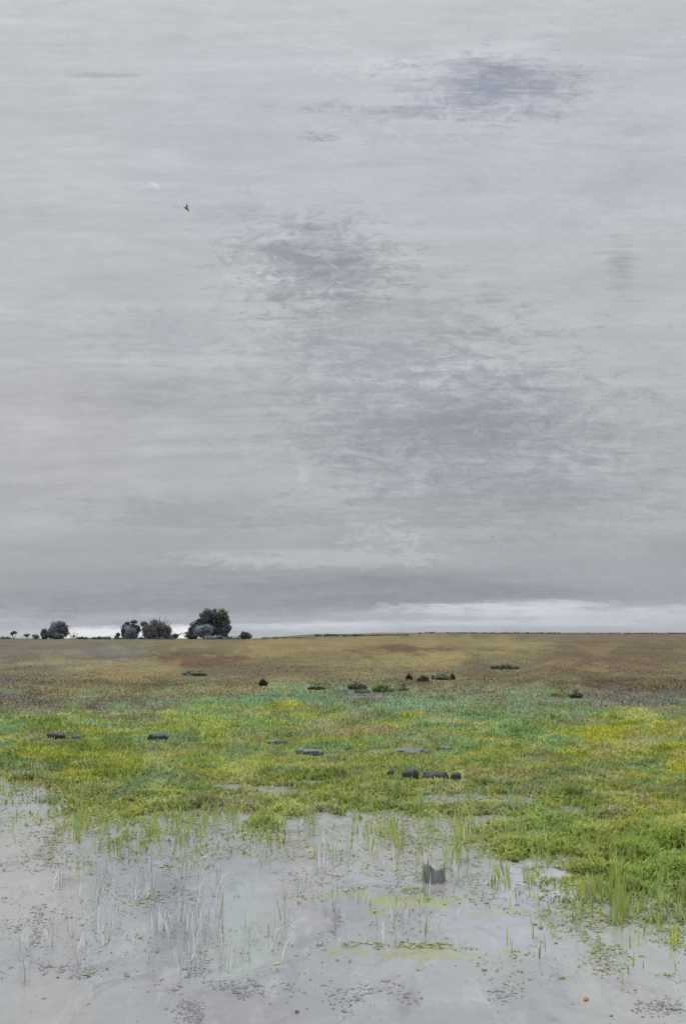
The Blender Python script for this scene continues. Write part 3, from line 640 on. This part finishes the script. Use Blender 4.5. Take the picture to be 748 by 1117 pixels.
# broad soft masses
cloud(50, 480, 150, 130, (182, 182, 183), .7, .3, .6, 0); cloud(40, 150, 160, 160, (192, 193, 194), .5, .3, .5, 0); cloud(690, 470, 110, 120, (174, 178, 182), .4, .3, .5, 0)
cloud(500, 470, 170, 85, (152, 156, 162), .95, .65, .5, 0); cloud(410, 390, 130, 60, (160, 164, 169), .7, .65, .5, 0); cloud(590, 540, 150, 40, (158, 162, 168), .6, .65, .5, 0); cloud(560, 190, 200, 50, (187, 191, 202), .6, .3, .6, .1); cloud(430, 340, 130, 40, (164, 168, 172), .6, .5, .6, .1)
cloud(340, 290, 85, 46, (146, 151, 156), .9, .65, .45, .1); cloud(190, 365, 80, 30, (166, 169, 174), .6, .4, .6, .1); cloud(250, 440, 150, 30, (168, 170, 174), .4, .4, .6, .1)
cloud(260, 232, 60, 16, (168, 171, 176), .6, .9, .4, .3); cloud(390, 255, 60, 14, (168, 171, 175), .6, .8, .5, .3); cloud(370, 350, 60, 22, (158, 162, 167), .6, .8, .5, .2); cloud(677, 290, 18, 30, (160, 164, 168), .7, .3, .8, 0)
cloud(150, 430, 70, 14, (164, 167, 171), .5, .8, .4, .3); cloud(220, 560, 130, 20, (158, 161, 166), .5, .6, .6, .2)
# violet smear high up
cloud(535, 96, 92, 34, (162, 166, 180), .95, .6, .7, .1); cloud(550, 85, 66, 20, (154, 158, 173), .7, .9, .5, .3); cloud(420, 122, 66, 9, (164, 168, 182), .8, .65, .9, .1); cloud(345, 150, 24, 5.5, (148, 153, 170), 1., .85, .8, .3); cloud(470, 150, 80, 6, (172, 176, 188), .6, .9, .6, .5); cloud(640, 150, 60, 10, (176, 180, 190), .5, .8, .6, .4)
cloud(415, 76, 56, 12, (210, 212, 216), .9, 1.1, .5, .5); cloud(470, 85, 26, 10, (200, 203, 208), .7, 1., .3, .6); cloud(115, 82, 40, 3, (172, 174, 178), .6, .5, .5, .5)
cloud(285, 300, 34, 13, (205, 207, 211), .8, 1.3, .3, .6); cloud(165, 202, 14, 4, (216, 218, 222), .8, 1., .5, .4); cloud(420, 360, 30, 10, (188, 190, 194), .6, 1., .4, .5)
# low bands
cloud(200, 658, 260, 16, (146, 149, 158), .75, .3, .6, .2); cloud(430, 640, 260, 14, (148, 151, 158), .7, .3, .7, .2); cloud(500, 560, 180, 22, (160, 163, 167), .6, .3, .7, .2); cloud(690, 620, 140, 30, (168, 172, 178), .6, .3, .6, .1)
cloud(330, 516, 9, 14, (198, 200, 203), .8, .9, .2, .5); cloud(425, 584, 50, 17, (194, 197, 200), .8, .95, .4, .5); cloud(350, 610, 125, 10, (186, 189, 192), .8, .65, .6, .5); cloud(235, 604, 60, 4, (184, 187, 190), .8, .7, .5, .6); cloud(560, 578, 110, 5, (176, 179, 183), .6, .8, .6, .5); cloud(240, 535, 60, 12, (180, 182, 185), .5, 1., .4, .4)
# light along the horizon
cloud(660, 673, 280, 14, (192, 196, 206), .9, .2, .6, .1); cloud(560, 664, 120, 8, (208, 211, 219), .9, .3, .8, .2); cloud(480, 680, 160, 5, (200, 204, 212), .7, .3, .8, .2); cloud(350, 684, 90, 5, (204, 208, 216), .9, .3, .7, .3); cloud(470, 687, 200, 5, (176, 181, 192), .6, .3, .6, .3)
cloud(130, 691, 95, 5.5, (226, 228, 232), .95, .3, .4, .3); cloud(105, 691, 45, 8, (236, 238, 242), .95, .3, .4, .3); cloud(198, 692, 24, 9, (242, 243, 246), 1., .2, .3, .4); cloud(20, 690, 50, 5, (190, 193, 198), .7, .3, .4, .3)
# brush-like streaking and grain of the cloud base
g1 = rng_map(nbrush, .25, .75, .945, 1.055); g2 = rng_map(nrag, .3, .7, .94, 1.06); g3 = rng_map(nfine, .25, .75, .97, 1.03)
bp1 = mth('ADD', noise(5, 17, 5, .65, 33., .8), mth('MULTIPLY', mth('SUBTRACT', nrag, .5), .5)); g4 = rng_map(bp1, .48, .66, 1., .925); bp2 = mth('ADD', noise(6, 22, 5, .65, 41., .8), mth('MULTIPLY', mth('SUBTRACT', nfrag, .5), .5)); g5 = rng_map(bp2, .5, .66, 1., 1.06)
g6 = rng_map(noise(2.4, 30, 5, .6, 55., .6), .36, .64, .955, 1.04)
gm = mth('MULTIPLY', mth('MULTIPLY', mth('MULTIPLY', g1, mth('MULTIPLY', g2, g6)), g3), mth('MULTIPLY', g4, g5))
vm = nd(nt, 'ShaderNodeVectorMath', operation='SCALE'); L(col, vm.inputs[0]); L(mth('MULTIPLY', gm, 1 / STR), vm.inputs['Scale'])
SUN_EL, SUN_AZ = R(58), R(-35)
sky = nd(nt, 'ShaderNodeTexSky'); sky.sky_type = 'NISHITA'; sky.sun_disc = False; sky.sun_elevation = SUN_EL; sky.sun_rotation = SUN_AZ
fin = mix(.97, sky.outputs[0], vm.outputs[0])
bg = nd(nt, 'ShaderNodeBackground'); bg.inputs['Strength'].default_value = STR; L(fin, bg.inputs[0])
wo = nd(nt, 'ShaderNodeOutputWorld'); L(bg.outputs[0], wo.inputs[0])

sl = bpy.data.lights.new('sun', 'SUN'); sl.energy = 1.4; sl.angle = R(18); sl.color = (1, .97, .93)
so = bpy.data.objects.new('sun', sl); COL.objects.link(so)
from mathutils import Vector
sd = Vector((math.sin(SUN_AZ) * math.cos(SUN_EL), math.cos(SUN_AZ) * math.cos(SUN_EL), math.sin(SUN_EL)))
so.rotation_euler = (-sd).to_track_quat('-Z', 'Y').to_euler()

# ------------------------------------------------------------------ camera
cd = bpy.data.cameras.new('camera'); co = bpy.data.objects.new('camera', cd); COL.objects.link(co)
co.location = (0, 0, CAMZ); co.rotation_euler = (R(90), 0, 0)
cd.sensor_fit = 'HORIZONTAL'; cd.sensor_width = 36; cd.lens = 36 * F / 748; cd.shift_y = (HV - 558.5) / 748
cd.clip_start = .1; cd.clip_end = 20000
sc.camera = co
vs_ = sc.view_settings; vs_.view_transform = 'Standard'; vs_.look = 'None'; vs_.exposure = 0; vs_.gamma = 1; vs_.use_curve_mapping = False
